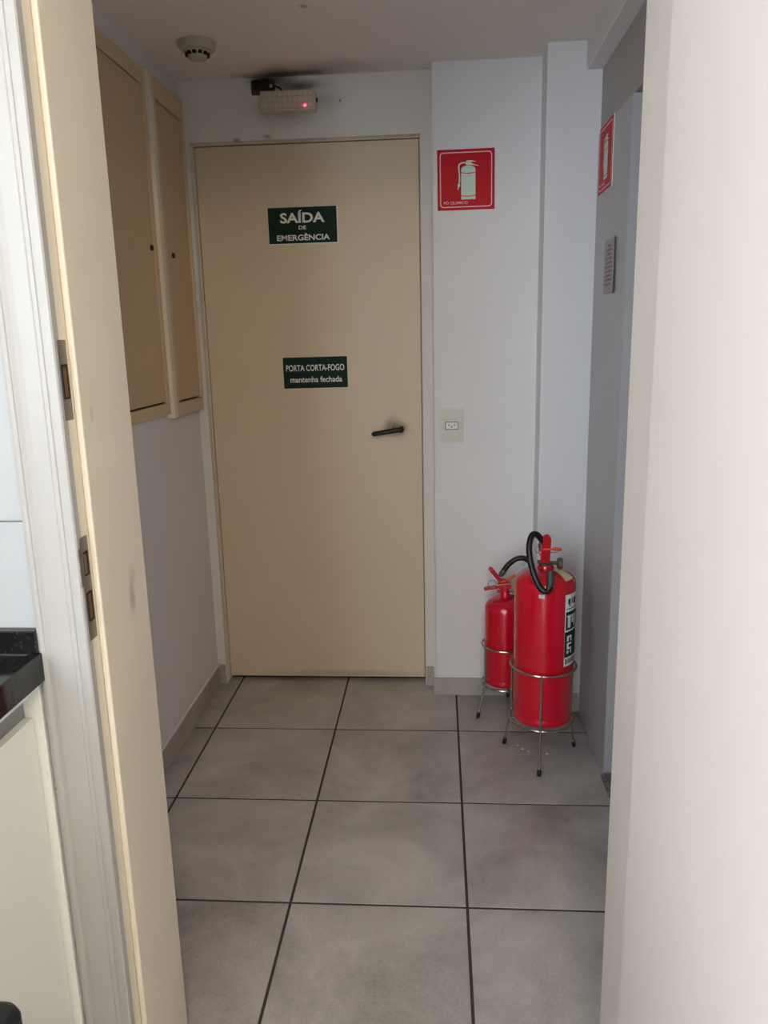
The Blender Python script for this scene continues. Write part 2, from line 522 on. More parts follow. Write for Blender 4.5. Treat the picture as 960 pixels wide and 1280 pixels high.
for (a, b, c, d) in ((BW_X0, BW_X0 + .04, BW_Z0, BW_Z1), (BW_X1 - .04, BW_X1, BW_Z0, BW_Z1), (BW_X0, BW_X1, BW_Z0, BW_Z0 + .04), (BW_X0, BW_X1, BW_Z1 - .04, BW_Z1), (BW_XM - .02, BW_XM + .02, BW_Z0, BW_Z1)):
    box(bm, a, b, KYB - .08, KYB - .04, c, d)
obj('window_frame', bm, m_casing, w2)
for (a, b) in ((BW_X0 + .04, BW_XM - .02), (BW_XM + .02, BW_X1 - .04)):
    obj('pane', B(a, b, KYB - .062, KYB - .058, BW_Z0 + .04, BW_Z1 - .04), m_glass, w2)
bm = bmesh.new()
box(bm, KX - .12, KX, KYB, WIN_Y0, -0.02, 2.6); box(bm, KX - .12, KX, WIN_Y1, KY + .01, -0.02, 2.6)
box(bm, KX - .12, KX, WIN_Y0, WIN_Y1, -0.02, WIN_Z0); box(bm, KX - .12, KX, WIN_Y0, WIN_Y1, WIN_Z1, 2.6)
struct('wall_kitchen_left', bm, m_kitchen)
WIN_YM = (WIN_Y0 + WIN_Y1) / 2
w1 = struct_root('window_1', (KX - .06, (WIN_Y0 + WIN_Y1) / 2, WIN_Z0))
bm = bmesh.new()
for (a, b, c, d) in ((WIN_Y0, WIN_Y0 + .04, WIN_Z0, WIN_Z1), (WIN_Y1 - .04, WIN_Y1, WIN_Z0, WIN_Z1), (WIN_Y0, WIN_Y1, WIN_Z0, WIN_Z0 + .04), (WIN_Y0, WIN_Y1, WIN_Z1 - .04, WIN_Z1), (WIN_YM - .02, WIN_YM + .02, WIN_Z0, WIN_Z1)):
    box(bm, KX - .08, KX - .04, a, b, c, d)
obj('window_frame', bm, m_casing, w1)
for (a, b) in ((WIN_Y0 + .04, WIN_YM - .02), (WIN_YM + .02, WIN_Y1 - .04)):
    obj('pane', B(KX - .062, KX - .058, a, b, WIN_Z0 + .04, WIN_Z1 - .04), m_glass, w1)

# skirting tiles: pieces along each wall
def skirting(name, pieces, caulk=None):
    r = struct_root(name, pieces[0][:1] + pieces[0][2:3] + (0,))
    for (x0, x1, y0, y1, z1) in pieces:
        obj('skirting_tile', B(x0, x1, y0, y1, 0.0, z1, bev=0.0015), m_skirt, r)
    if caulk: obj('caulk_line', B(*caulk, bev=0.002), m_white, r)
    return r
skirting('baseboard_left', [(XL, XL + .011, max(-0.4206 - (k + 1) * T, HY), -0.4206 - k * T - .003 if k >= 0 else WY - .012, 0.082) for k in range(-1, 3)],
         (XL, XL + .008, HY, WY, 0.0822, 0.090))
skirting('baseboard_far', [(XL + .012, DX0 - .003, WY - .011, WY, 0.086), (DX1 + .003, 0.360, WY - .011, WY, 0.082)])
skirting('baseboard_column', [(0.360, 0.556, -0.132, -0.12, 0.071), (0.559, 0.742, -0.132, -0.12, 0.071), (0.731, 0.908, -0.262, -0.25, 0.071), (0.731, 0.742, -0.25, -0.133, 0.071)])

# ------------------------------------------------------------------ fire door
d1 = struct_root('door_1', (-0.09, 0.0, 0.0))
obj('leaf', B(DX0 + .007, DX1 - .005, 0.0, 0.04, 0.016, DZ - .007, bev=0.002), m_firedoor, d1)
bm = bmesh.new()
box(bm, DX0, DX0 + .005, -0.002, 0.06, 0, DZ - .004); box(bm, DX1 - .003, DX1, -0.002, 0.06, 0, DZ - .004); box(bm, DX0, DX1, -0.002, 0.06, DZ - .004, DZ)
obj('door_frame', bm, m_firedoor, d1)
bm = bmesh.new(); tube(bm, [(0.243, 0.0, 1.055), (0.243, -0.045, 1.055)], 0.011, 14)
h = obj('handle', bm, m_lever, d1, True); h['label'] = 'black lever handle'
bm = bmesh.new()
cap = lambda p, q, r: tube(bm, [Vector(p) + (Vector(p) - Vector(q)).normalized() * r * f for f in (.98, .7)] + [p, q] + [Vector(q) + (Vector(q) - Vector(p)).normalized() * r * f for f in (.7, .98)], [r * .25, r * .72, r, r, r * .72, r * .25], 14)
cap((0.139, -0.05, 1.042), (0.245, -0.05, 1.058), 0.0095)
obj('lever', bm, m_lever, h, True)
bm = bmesh.new(); lathe(bm, [(0.040, 0), (0.0415, 0.0008), (0.043, 0)], n=40, M=Matrix.Translation((0.243, 0.0005, 1.055)) @ Matrix.Rotation(PI / 2, 4, 'X'))
obj('old_rose_mark', bm, m_panelframe, d1, True)

# ------------------------------------------------------------------ kitchen doorway frame and its open door
d2 = struct_root('door_2', (0.27, KY, 0.0))
JX0, JX1 = -0.158, 0.711                   # rebate faces
def jamb_pair(name, b_left, b_right, m):
    obj(name, B(*b_left, bev=0.0015), m, d2); obj(name, B(*b_right, bev=0.0015), m_leaf, d2)
jamb_pair('jamb', (OX0, JX0, KY - .012, HY + .012, 0, OTOP), (JX1, OX1, KY - .012, HY + .012, 0, OTOP), m_cream)
obj('head_jamb', B(JX0, JX1, KY - .012, HY + .012, 2.10, OTOP), m_cream, d2)
for (x0, x1) in ((JX0, JX0 + .0105), (JX1 - .0105, JX1)):
    obj('door_stop', B(x0, x1, -1.885, HY + .012, 0, 2.10, bev=0.003, seg=2), m_cream if x0 < 0 else m_leaf, d2)
obj('head_stop', B(JX0 + .0105, JX1 - .0105, -1.885, HY + .012, 2.09, 2.10), m_cream, d2)
# moulded casing: profile (x from the opening outward, depth toward the kitchen)
prof = [(0, 0), (0, .0145), (.002, .017), (.013, .017), (.0142, .0150), (.0165, .0150), (.0177, .0168), (.023, .0176), (.0245, .0166), (.026, .0176), (.035, .0184), (.048, .0192), (.058, .0188), (.0655, .0172), (.067, .0172), (.0685, .0195), (.073, .0208), (.0775, .0198), (.079, .016), (.079, 0)]
CI = JX0 + 0.001
bm = bmesh.new()
prism(bm, [(CI - u, KY - d) for (u, d) in prof], ((0, 0, 0), (1, 0, 0), (0, 1, 0), (0, 0, 1)), 0.0, 2.10)
obj('casing', bm, m_casing, d2)
bm = bmesh.new()
prism(bm, [(JX1 - .002 + u, KY - d) for (u, d) in prof], ((0, 0, 0), (1, 0, 0), (0, 1, 0), (0, 0, 1)), 0.0, 2.10)
obj('casing', bm, m_casing, d2)
bm = bmesh.new()
prism(bm, [(KY - d, 2.10 + u) for (u, d) in prof], ((CI - .08, 0, 0), (0, 1, 0), (0, 0, 1), (1, 0, 0)), 0.0, JX1 - CI + .158)
obj('head_casing', bm, m_casing, d2)
# strike plates let into the left rebate
def strike(z0, z1, slots, lip):
    bm = bmesh.new(); box(bm, JX0 - .001, JX0 + .0012, -1.918, -1.8905, z0, z1, 0.0004)
    if lip: box(bm, JX0 - .001, CI + .0012, -1.9255, -1.905, lip[0], lip[1], 0.0004)
    s = obj('strike_plate', bm, m_strike, d2); s['label'] = 'worn steel strike plate with %s' % ('two slots' if len(slots) > 1 else 'one long slot')
    for (a, b) in slots:
        obj('mortise', B(JX0, JX0 + .0018, -1.911, -1.897, a, b), m_slot, s)
        bm = bmesh.new()
        ringprism(bm, [(-1.912, a - .001), (-1.896, a - .001), (-1.896, b + .001), (-1.912, b + .001)], [(-1.911, a + .002), (-1.899, a + .002), (-1.899, b - .002), (-1.911, b - .002)], ((JX0, 0, 0), (0, 1, 0), (0, 0, 1), (1, 0, 0)), 0.0, 0.0024)
        obj('mortise_rim', bm, m_dark, s)
strike(1.296, 1.412, [(1.328, 1.376)], None)
strike(0.953, 1.118, [(1.058, 1.094), (0.985, 1.030)], (1.043, 1.103))
lf = obj('leaf', B(0.6745, 0.709, -2.72, -1.9335, 0.008, 2.09, bev=0.0015), m_leaf, d2)
for z in (0.25, 1.05, 1.85):
    bm = bmesh.new(); tube(bm, [(0.713, -1.9405, z - .04), (0.713, -1.9405, z + .04)], 0.006, 10)
    obj('hinge', bm, m_steel, lf)

# ------------------------------------------------------------------ grey door in the right wall
d3 = struct_root('door_3', (XR, (OY0 + OY1) / 2, 0.0))
obj('leaf', B(1.035, 1.055, OY0 - .02, OY1 + .02, 0.0, OZ + .02), m_greymetal, d3)
bm = bmesh.new()
box(bm, 0.909, XR + .002, OY1 - .006, -0.264, 0.0, OZ - .002, 0.0015)
obj('side_panel', bm, m_greymetal, d3)
obj('reveal', B(0.9095, 1.034, OY1 - .012, OY1 - .004, 0.022, OZ - .002, bev=0.001), m_greymetal, d3)
obj('threshold', B(0.902, 1.034, OY0, OY1 - .006, 0.0, 0.012, bev=0.001), m_sill, d3)

# ------------------------------------------------------------------ electrical cabinets on the left wall
def panel_cabinet(label, y0, y1, z0, z1, proud, lip, fw, door, lock):
    t = thing('panel_cabinet', label, 'cabinet', (XL, (y0 + y1) / 2, z0), 'electrical cabinets on the left wall')
    x1 = XL + proud
    dy0, dy1, dz0, dz1 = door
    bm = bmesh.new()
    box(bm, XL, x1, y0, y1, z0, dz0, .002); box(bm, XL, x1, y0, y1, dz1, z1, .002)
    box(bm, XL, x1, y0, dy0, dz0, dz1, .0008); box(bm, XL, x1, dy1, y1, dz0, dz1, .0008)
    obj('cabinet_frame', bm, m_panelframe, t)
    obj('back', B(XL, XL + .004, dy0 - .005, dy1 + .005, dz0 - .005, dz1 + .005), m_dark, t)
    d = obj('door', B(XL + .004, x1 + lip, dy0 + .004, dy1 - .004, dz0 + .006, dz1 - .004, bev=.002), m_panel, t)
    bm = bmesh.new(); lathe(bm, [(0, 0), (.009, 0), (.009, .006), (.004, .008), (0, .008)], n=16, M=Matrix.Translation((x1 + lip, lock[0], lock[1])) @ Matrix.Rotation(PI / 2, 4, 'Y'))
    obj('lock', bm, m_lock, d, True)
panel_cabinet('beige electrical cabinet with recessed door, between pale batten and fire door', -0.366, -0.052, 1.150, 2.240, 0.024, -0.008, .05, (-0.335, -0.060, 1.196, 2.175), (-0.262, 1.695))
panel_cabinet('beige electrical cabinet nearer the doorway, half hidden by the cream jamb', -1.02, -0.402, 1.165, 2.238, 0.014, -0.001, .03, (-0.985, -0.432, 1.203, 2.190), (-0.462, 1.70))
o = tag(obj('wooden_batten', B(XL, XL + .027, -0.4015, -0.3665, 1.148, 2.239, bev=.002), m_cream), 'pale vertical batten between the two beige electrical cabinets', 'batten')

# ------------------------------------------------------------------ signs
def sign_plate(name, label, cat, frame, w, h, face_mat, group=None, border=0.0022):
    o = Vector(frame[0])
    t = thing(name, label, cat, o, group)
    bm = bmesh.new(); prism(bm, [(-border * .3, -border), (w + border, -border), (w + border, h + border * .3), (-border * .3, h + border * .3)], frame, 0.0, 0.0022)
    obj('backing', bm, m_signwhite, t)
    bm = bmesh.new(); prism(bm, [(0, 0), (w, 0), (w, h), (0, h)], frame, 0.0022, 0.0028)
    obj('face', bm, face_mat, t)
    return t
def tilted(o, deg, u=(1, 0, 0), n=(0, -1, 0)):
    U, V = Vector(u), Vector((0, 0, 1)); a = math.radians(deg)
    return (o, U * math.cos(a) + V * math.sin(a), V * math.cos(a) - U * math.sin(a), n)
fr = tilted((-0.238, -0.0003, 1.752), 0.2)
t = sign_plate('exit_sign', 'green emergency exit sign, upper of two on the beige door', 'sign', fr, 0.256, 0.127, m_green, border=0.004)
for (s, x, b, w, c, bo) in (('SAÍDA', 0.045, 0.073, 0.166, 0.0355, .028), ('DE', 0.113, 0.0485, 0.028, 0.0135, .02), ('EMERGÊNCIA', 0.030, 0.0105, 0.198, 0.0200, .022)):
    obj('lettering', text_mesh(s, fr, x, b, w, c, bo, d0=.0028), m_signwhite, t)
fr = tilted((-0.209, -0.0003, 1.2175), 0.4)
t = sign_plate('fire_door_sign', 'green keep-closed notice, lower of two on the beige door', 'sign', fr, 0.249, 0.118, m_green, border=0.0015)
for (s, x, b, w, c, bo) in (('PORTA CORTA-FOGO', 0.011, 0.066, 0.226, 0.0235, .014), ('mantenha fechada', 0.026, 0.023, 0.201, 0.0215, .014)):
    obj('lettering', text_mesh(s, fr, x, b, w, c, bo, d0=.0028), m_signwhite, t)

def extinguisher_sign(label, frame):
    W = 0.198
    t = sign_plate('extinguisher_sign', label, 'sign', frame, W, W, m_signred, 'red extinguisher signs', border=0.0015)
    P = lambda a: [(W * u, W * (1 - v)) for (u, v) in a]
    d0, d1 = 0.0028, 0.0031
    bm = bmesh.new(); ringprism(bm, rrect(.045 * W, .045 * W, .955 * W, .955 * W, .06 * W), rrect(.062 * W, .062 * W, .938 * W, .938 * W, .045 * W), frame, d0, d1)
    obj('border_line', bm, m_signpink, t)
    bm = bmesh.new()
    body = [(.417, .82), (.43, .825), (.652, .825), (.665, .82)] + [(.665, .33), (.655, .305), (.63, .287), (.59, .275), (.54, .27), (.49, .275), (.452, .287), (.427, .305), (.417, .33)]
    prism(bm, P(body), frame, d0, d1)
    prism(bm, P([(.502, .262), (.502, .2), (.515, .188), (.56, .184), (.60, .188), (.675, .207), (.672, .214), (.60, .212), (.585, .222), (.64, .250), (.72, .274), (.717, .281), (.63, .266), (.578, .262)]), frame, d0, d1)
    path = [Vector(p) for p in P([(.50, .222), (.44, .224), (.392, .242), (.376, .285), (.380, .36), (.388, .45), (.386, .53), (.376, .575)])]
    prism(bm, strip2d(spline([(p[0], p[1], 0) for p in path], 5), .022 * W), frame, d0, d1)
    prism(bm, P([(.392, .57), (.402, .60), (.386, .612), (.36, .668), (.35, .662), (.362, .61), (.346, .596), (.366, .568)]), frame, d0, d1)
    obj('pictogram', bm, m_pale, t)
    for v in (.375, .752):
        bm = bmesh.new()
        prism(bm, P([(.415 + .0, v), (.48, v + .012), (.54, v + .015), (.60, v + .012), (.667, v), (.667, v + .012), (.60, v + .025), (.54, v + .028), (.48, v + .025), (.415, v + .012)]), frame, d1, d1 + .0002)
        obj('pictogram_band', bm, m_signred, t)
    obj('lettering', text_mesh('PÓ QUIMICO', frame, .11 * W, .10 * W, .42 * W, .046 * W, .012, d0=d0), m_signpink, t)
extinguisher_sign('red square extinguisher sign facing front, on white column beside beige door', tilted((0.389, -0.1203, 1.831), 0.3))
extinguisher_sign('red square extinguisher sign seen edge-on, on grey side wall', ((0.9087, -0.300, 1.832), (0, -1, 0), (0, 0, 1), (-1, 0, 0)))

fr = ((0.9087, -0.434, 1.519), (0, -1, 0), (0, 0, 1), (-1, 0, 0))
t = thing('notice_sheet', 'small grey printed notice on grey side wall below edge-on red sign', 'notice', fr[0])
bm = bmesh.new()
o_, u_, v_, n_ = [Vector(a) for a in fr]
rows = [[bm.verts.new(o_ + u_ * (.155 * i / 8) + v_ * (.16 * j) + n_ * (.001 + .004 * (i / 8) ** 3 + dd)) for i in range(9)] for (j, dd) in ((0, 0), (1, 0), (1, .0008), (0, .0008))]
for a, b in zip(rows, rows[1:] + rows[:1]):
    for k in range(8): bm.faces.new((a[k], a[k + 1], b[k + 1], b[k]))
for k in (0, 8): bm.faces.new([r[k] for r in rows])
obj('sheet', bm, m_notice, t)
bm = bmesh.new()
for k, (a, b) in enumerate(((.05, .10), (.03, .12), (.045, .10), (.02, .13), (.03, .125), (.02, .135), (.02, .13), (.03, .12), (.02, .135), (.02, .11))):
    z = .138 - k * .0125
    n = 7
    for q in range(n):
        x0 = a + (b - a) * q / n; x1 = x0 + (b - a) / n * .8
        dd = .0021 + .004 * (x1 / .155) ** 3
        prism(bm, [(x0, z), (x1, z), (x1, z + .006), (x0, z + .006)], fr, dd - .0006, dd)
lt = obj('text_lines', bm, m_ink, t); lt['kind'] = 'stuff'

# socket plate on the column
t = thing('wall_socket', 'ivory socket plate with three-pin outlet on white column', 'socket', (0.435, -0.12, 1.018))
bm = bmesh.new(); prism(bm, rrect(.392, 1.018, .478, 1.140, .003), ((0, -0.12, 0), (1, 0, 0), (0, 0, 1), (0, -1, 0)), 0, .008)
bmesh.ops.bevel(bm, geom=[e for e in bm.edges if all(abs(v.co.y + .128) < 1e-5 for v in e.verts)], offset=.002, segments=2, affect='EDGES')
obj('cover_plate', bm, m_plastic, t)
ins = obj('socket_insert', B(.413, .457, -.1300, -.127, 1.066, 1.091, bev=.001), m_signwhite, t)
bm = bmesh.new(); ringprism(bm, rrect(.411, 1.064, .459, 1.093, .002), rrect(.413, 1.066, .457, 1.091, .001), ((0, -.128, 0), (1, 0, 0), (0, 0, 1), (0, -1, 0)), 0, .0004)
obj('insert_gap', bm, m_dark, t)
for (x, z) in ((.4245, 1.081), (.435, 1.0755), (.4455, 1.081)):
    bm = bmesh.new(); tube(bm, [(x, -.1302, z), (x, -.1295, z)], .0026, 10); obj('pin_hole', bm, m_dark, ins)

# ------------------------------------------------------------------ emergency lamp, plug and smoke detector
t = thing('emergency_lamp', 'white emergency lamp with red indicator above the beige door', 'lamp', (-0.13, WY, 2.19))
fr = tilted((-0.228, WY, 2.188), -0.5)
W, H = .193, .064
bm = bmesh.new(); prism(bm, rrect(0, 0, W, H, .004), fr, 0.0, .040); obj('housing', bm, m_lamp, t)
bm = bmesh.new(); prism(bm, rrect(.005, .005, W - .004, H - .004, .003), fr, .040, .0455)
obj('lens_panel', bm, m_led, t)
bm = bmesh.new()
for i in range(10):
    for j in range(3):
        x = .011 + i * .0178; z = .0085 + j * .0178
        prism(bm, rrect(x, z, x + .0128, z + .0128, .002, 2), fr, .0455, .0480)
led = obj('led_grid', bm, m_lamp, t); led['kind'] = 'stuff'
bm = bmesh.new(); o_, u_, v_, n_ = [Vector(a) for a in fr]
cpt = o_ + u_ * .158 + v_ * .012 + n_ * .049
bmesh.ops.create_icosphere(bm, subdivisions=2, radius=.0034, matrix=Matrix.Translation(cpt)); obj('indicator', bm, m_glow, t, True)
bm = bmesh.new(); prism(bm, rrect(0, 0, .004, .014, .001), (o_ + u_ * W + v_ * .03 + n_ * .012, n_, v_, u_), 0, .005); obj('switch', bm, m_dark, t)

t = thing('power_plug', 'black scorched power plug between emergency lamp and ceiling', 'plug', (-0.225, WY, 2.272))
bm = bmesh.new(); box(bm, -.252, -.195, WY - .045, WY - .006, 2.254, 2.290, .006, 2)
pb = obj('plug_body', bm, m_lever, t)
bm = bmesh.new()
for k in range(3): box(bm, -.246 + k * .012, -.240 + k * .012, WY - .0475, WY - .044, 2.259, 2.285, .001)
obj('grip_ribs', bm, m_dark, pb)
obj('socket_base', B(-.266, -.180, WY - .007, WY, 2.250, 2.299, bev=.003), m_grip, t)
bm = bmesh.new(); tube(bm, [(-.196, WY - .025, 2.272), (-.186, WY - .025, 2.272)], .0055, 12); obj('plug_collar', bm, m_plastic, t, True)
bm = bmesh.new(); tube(bm, spline([(-.187, WY - .024, 2.272), (-.172, WY - .024, 2.270), (-.158, WY - .022, 2.262), (-.150, WY - .02, 2.248)], 6), .003, 8); obj('cord', bm, m_lever, t, True)

DC = (-0.352, -0.395)
t = thing('smoke_detector', 'round ivory smoke detector on the ceiling at left', 'detector', (DC[0], DC[1], ZC))
bm = bmesh.new(); lathe(bm, [(0, ZC - .026), (.034, ZC - .026), (.05, ZC - .024), (.056, ZC - .016), (.058, ZC - .004), (.058, ZC), (0, ZC)], *DC); obj('base', bm, m_detector, t, True)
bm = bmesh.new(); lathe(bm, [(0, ZC - .050), (.018, ZC - .050), (.026, ZC - .047), (.029, ZC - .042), (.030, ZC - .036), (.038, ZC - .030), (.040, ZC - .026), (.0, ZC - .026)], *DC); obj('sensor_head', bm, m_detector, t, True)
for k in range(12):
    a = 2 * PI * k / 12
    M4 = Matrix.Translation((DC[0] + .0335 * math.cos(a), DC[1] + .0335 * math.sin(a), ZC - .034)) @ Matrix.Rotation(a, 4, 'Z')
    bm = bmesh.new(); b2 = bmesh.new(); box(b2, -.004, .004, -.0055, .0055, -.0045, .0045); merge(bm, b2, M4); obj('vent_slot', bm, m_dark, t)

# ------------------------------------------------------------------ wire stands and fire extinguishers
def stand(label, cx, cy, R, zlo, zup, feet):
    t = thing('wire_stand', label, 'stand', (cx, cy, 0), 'wire stands of the fire extinguishers')
    r = .0042
    for z in (zup, zlo):
        obj('ring', torus(bmesh.new(), cx, cy, z, R, r), m_steel, t, True)
    for (fx, fy) in feet:
        a = math.atan2(fy - cy, fx - cx); ca, sa = math.cos(a), math.sin(a)
        q = R + r * 1.6
        bm = bmesh.new()
        tube(bm, [(cx + q * ca, cy + q * sa, zup + .003), (cx + q * ca, cy + q * sa, zlo + .03), (cx + (q + .001) * ca, cy + (q + .001) * sa, zlo), (fx, fy, 0.004)], .0038, 10)
        lg = obj('leg', bm, m_steel, t, True)
        d = Vector((fx - cx - q * ca, fy - cy - q * sa, -zlo)).normalized()
        p = Vector((fx, fy, 0.004))
        bm = bmesh.new(); tube(bm, [p - d * .020, p - d * .018, p - d * .002, p], [.0055, .0068, .0068, .006], 12)
        obj('rubber_foot', bm, m_black, lg, True)
    # cross wire below that carries the cylinder
    bm = bmesh.new(); tube(bm, [(cx - R, cy, zlo - .004), (cx + R, cy, zlo - .004)], .003, 8); obj('base_wire', bm, m_steel, t, True)
    return t

def profile(R, zb, zs, zt, rn):
    """pressed cylinder: rolled foot, straight wall, elliptical dome to the neck"""
    p = [(0, zb + .006), (R * .80, zb + .006), (R * .90, zb), (R * .965, zb + .003), (R * .985, zb + .012), (R * .985, zb + .022), (R * .97, zb + .026), (R, zb + .032), (R, zs)]
    for k in range(1, 13):
        a = PI / 2 * k / 12
        rr = R * math.cos(a) ** .75 if k < 12 else rn
        p.append((max(rr, rn), zs + (zt - zs) * math.sin(a)))
    return p
def dome_z(R, zs, zt, r):
    c = min(1, (r / R) ** (1 / .75)); return zs + (zt - zs) * math.sqrt(max(0, 1 - c * c))

def patch(bm, cx, cy, R, a0, a1, z0, z1, th=.0006, n=10):
    A = [math.radians(a0 + (a1 - a0) * k / n) for k in range(n + 1)]
    f = lambda rr, a, z: bm.verts.new((cx + rr * math.cos(a), cy + rr * math.sin(a), z))
    rows = [[f(R, a, z0) for a in A], [f(R, a, z1) for a in A], [f(R + th, a, z1) for a in A], [f(R + th, a, z0) for a in A]]
    for a, b in zip(rows, rows[1:] + rows[:1]):
        for k in range(n): bm.faces.new((a[k], a[k + 1], b[k + 1], b[k]))
    for k in (0, n): bm.faces.new([r[k] for r in rows])
    return bm

# large extinguisher
EX, EY, ER = 0.727, -0.585, 0.098
ZB, ZS, ZT = 0.150, 0.617, 0.668
stand('steel wire stand carrying the large red extinguisher, nearer the doorway', EX, EY, .1065, .146, .337, [(.608, -.511), (.847, -.526), (.704, -.717)])
t = thing('fire_extinguisher', 'large red fire extinguisher with looped black hose, in front', 'extinguisher', (EX, EY, ZB), 'red fire extinguishers')
bm = bmesh.new(); lathe(bm, profile(ER, ZB, ZS, ZT, .026), EX, EY, 64)
lathe(bm, [(.026, ZT - .004), (.027, ZT + .004), (.024, ZT + .010), (0, ZT + .010)], EX, EY, 32)
cyl = obj('cylinder', bm, m_red, t, True)
bm = bmesh.new(); lathe(bm, [(0, ZT + .009), (.021, ZT + .009), (.022, ZT + .016), (.019, ZT + .020), (.014, ZT + .022), (.014, ZT + .040), (0, ZT + .040)], EX, EY, 24)
tube(bm, [(EX - .026, EY - .004, .690), (EX + .04, EY - .004, .684)], .006, 10)
obj('valve', bm, m_brass, t, True)
bm = bmesh.new(); tube(bm, [(EX + .036, EY - .004, .684), (EX + .039, EY - .004, .684), (EX + .0505, EY - .004, .684), (EX + .053, EY - .004, .684)], [.015, .019, .019, .016], 20)
obj('pressure_gauge', bm, m_brass, t, True)
# upright lever (seen end-on) and the carrying handle under it
bm = bmesh.new(); fr = tilted((EX - .003, EY - .002, .690), 0); nrm = Vector((0, -math.cos(.30), -math.sin(.30)))
fr = ((EX - .003, EY - .006, .688), (1, 0, 0), Vector((0, -math.sin(.30), math.cos(.30))), nrm)
prism(bm, [(-.015, 0), (.015, 0), (.0145, .05)] + [(.0135 * math.cos(a), .090 + .0135 * math.sin(a)) for a in [PI * k / 8 for k in range(9)]] + [(-.0145, .05)], fr, -.006, .008)
bmesh.ops.bevel(bm, geom=bm.edges[:], offset=.002, segments=2, affect='EDGES')
obj('lever', bm, m_redplastic, t)
bm = bmesh.new(); fr = ((EX - .003, EY, .700), (1, 0, 0), Vector((0, .966, .259)), (0, -.259, .966))
prism(bm, [(-.013, -.015), (.013, -.015), (.012, .085), (.006, .095), (-.006, .095), (-.012, .085)], fr, -.004, .004)
obj('carry_handle', bm, m_redplastic, t)
bm = bmesh.new(); tube(bm, spline([(EX - .016, EY - .026, .737), (EX + .004, EY - .036, .739), (EX + .025, EY - .026, .738), (EX + .046, EY - .022, .734)], 5), [.003] * 8 + [.004, .0055, .006, .006, .006, .006, .005, .003], 8)
obj('safety_seal', bm, m_orange, t, True)
bm = bmesh.new()
tube(bm, [(EX - .020, EY - .016, .722), (EX + .034, EY - .016, .724)], .0018, 8)
ring = [(EX - .024 + .011 * math.cos(2 * PI * k / 16), EY - .016, .733 + .011 * math.sin(2 * PI * k / 16)) for k in range(17)]
tube(bm, ring, .0012, 6, False)
obj('safety_pin', bm, m_steel, t, True)
hose = spline([(.722, -.600, .746), (.708, -.616, .770), (.692, -.622, .788), (.677, -.630, .788), (.667, -.645, .762), (.667, -.662, .725), (.677, -.680, .680), (.692, -.696, .645), (.706, -.704, .629), (.720, -.702, .630), (.727, -.698, .645)], 8)
bm = bmesh.new(); tube(bm, hose, .0098, 14); obj('hose', bm, m_black, t, True)
bm = bmesh.new(); tube(bm, [(.7265, -.699, .640), (.7275, -.697, .650), (.7285, -.690, .684), (.7285, -.688, .690)], [.0112, .0118, .0118, .0095], 14); obj('nozzle', bm, m_grip, t, True)
bm = bmesh.new(); tube(bm, [(.7085, -.6155, .7695), (.727, -.594, .737)], .0106, 14); obj('hose_ferrule', bm, m_grip, t, True)
# paper tag lying on the dome
bm = bmesh.new()
rows = []
for dd in (.0006, .0014):
    rows.append([[bm.verts.new((EX + r * math.cos(a), EY + r * math.sin(a), dome_z(ER, ZS, ZT, r) + dd + .001)) for r in (.036, .05, .064, .078, .088)] for a in [math.radians(q) for q in (-52, -44, -36, -28, -20)]])
for i in range(4):
    for j in range(4):
        for k in (0, 1):
            g = rows[k]; bm.faces.new((g[i][j], g[i][j + 1], g[i + 1][j + 1], g[i + 1][j]))
pt = obj('paper_tag', bm, m_paper, t); pt['label'] = 'cream paper tag on the dome'
obj('inspection_tag', patch(bmesh.new(), EX, EY, ER, -109, -98.5, .597, .6085), m_plastic, t)
# wrap-around label
lab = obj('label', patch(bmesh.new(), EX, EY, ER, -57, 30, .362, .602, n=16), m_signwhite, t); lab['label'] = 'white and green instruction label'
obj('label_green_panel', patch(bmesh.new(), EX, EY, ER + .0006, -57, 30, .392, .478, .0003, 16), m_green, lab)
obj('label_green_panel', patch(bmesh.new(), EX, EY, ER + .0006, -55, 30, .484, .545, .0003, 16), m_green, lab)
bm = bmesh.new()
for (a, b, z0, z1) in ((-50, -42, .491, .527), (-52, -40, .527, .533), (-38, -33, .505, .533), (-30, -24, .491, .533), (-51, -37, .458, .464), (-51, -46, .445, .458), (-41, -37, .445, .458), (-51, -37, .434, .440), (-51, -46, .424, .434), (-51, -37, .418, .424), (-51, -46, .404, .414), (-41, -37, .404, .416)):
    patch(bm, EX, EY, ER + .0009, a, b, z0, z1, .0003, 4)
obj('label_white_marks', bm, m_signwhite, lab)['kind'] = 'stuff'
bm = bmesh.new()
for (a, b, z0, z1) in ((-50, -44, .570, .588), (-47, -44, .562, .570), (-40, -37, .570, .588), (-33, -24, .566, .588), (-54, -20, .553, .556), (-54, -51, .369, .386), (-49, -47, .369, .386), (-45, -42, .369, .386), (-40, -38, .369, .386), (-36, -32, .369, .386), (-29, -26, .369, .386), (-22, -19, .369, .386)):
    patch(bm, EX, EY, ER + .0006, a, b, z0, z1, .0003, 4)
obj('label_dark_marks', bm, m_darkink, lab)['kind'] = 'stuff'

bm = bmesh.new()
for (x, y, q) in ((.668, -.545, .004), (.688, -.560, .003), (.748, -.575, .004), (.655, -.520, .003)):
    b2 = bmesh.new(); bmesh.ops.create_icosphere(b2, subdivisions=1, radius=q); merge(bm, b2, Matrix.Translation((x, y, q * .4)) @ Matrix.Diagonal((1.3, .8, .5, 1)))
cr = tag(obj('plaster_crumbs', bm, m_white), 'tiny white plaster crumbs on the floor under the large extinguisher', 'crumbs'); cr['kind'] = 'stuff'

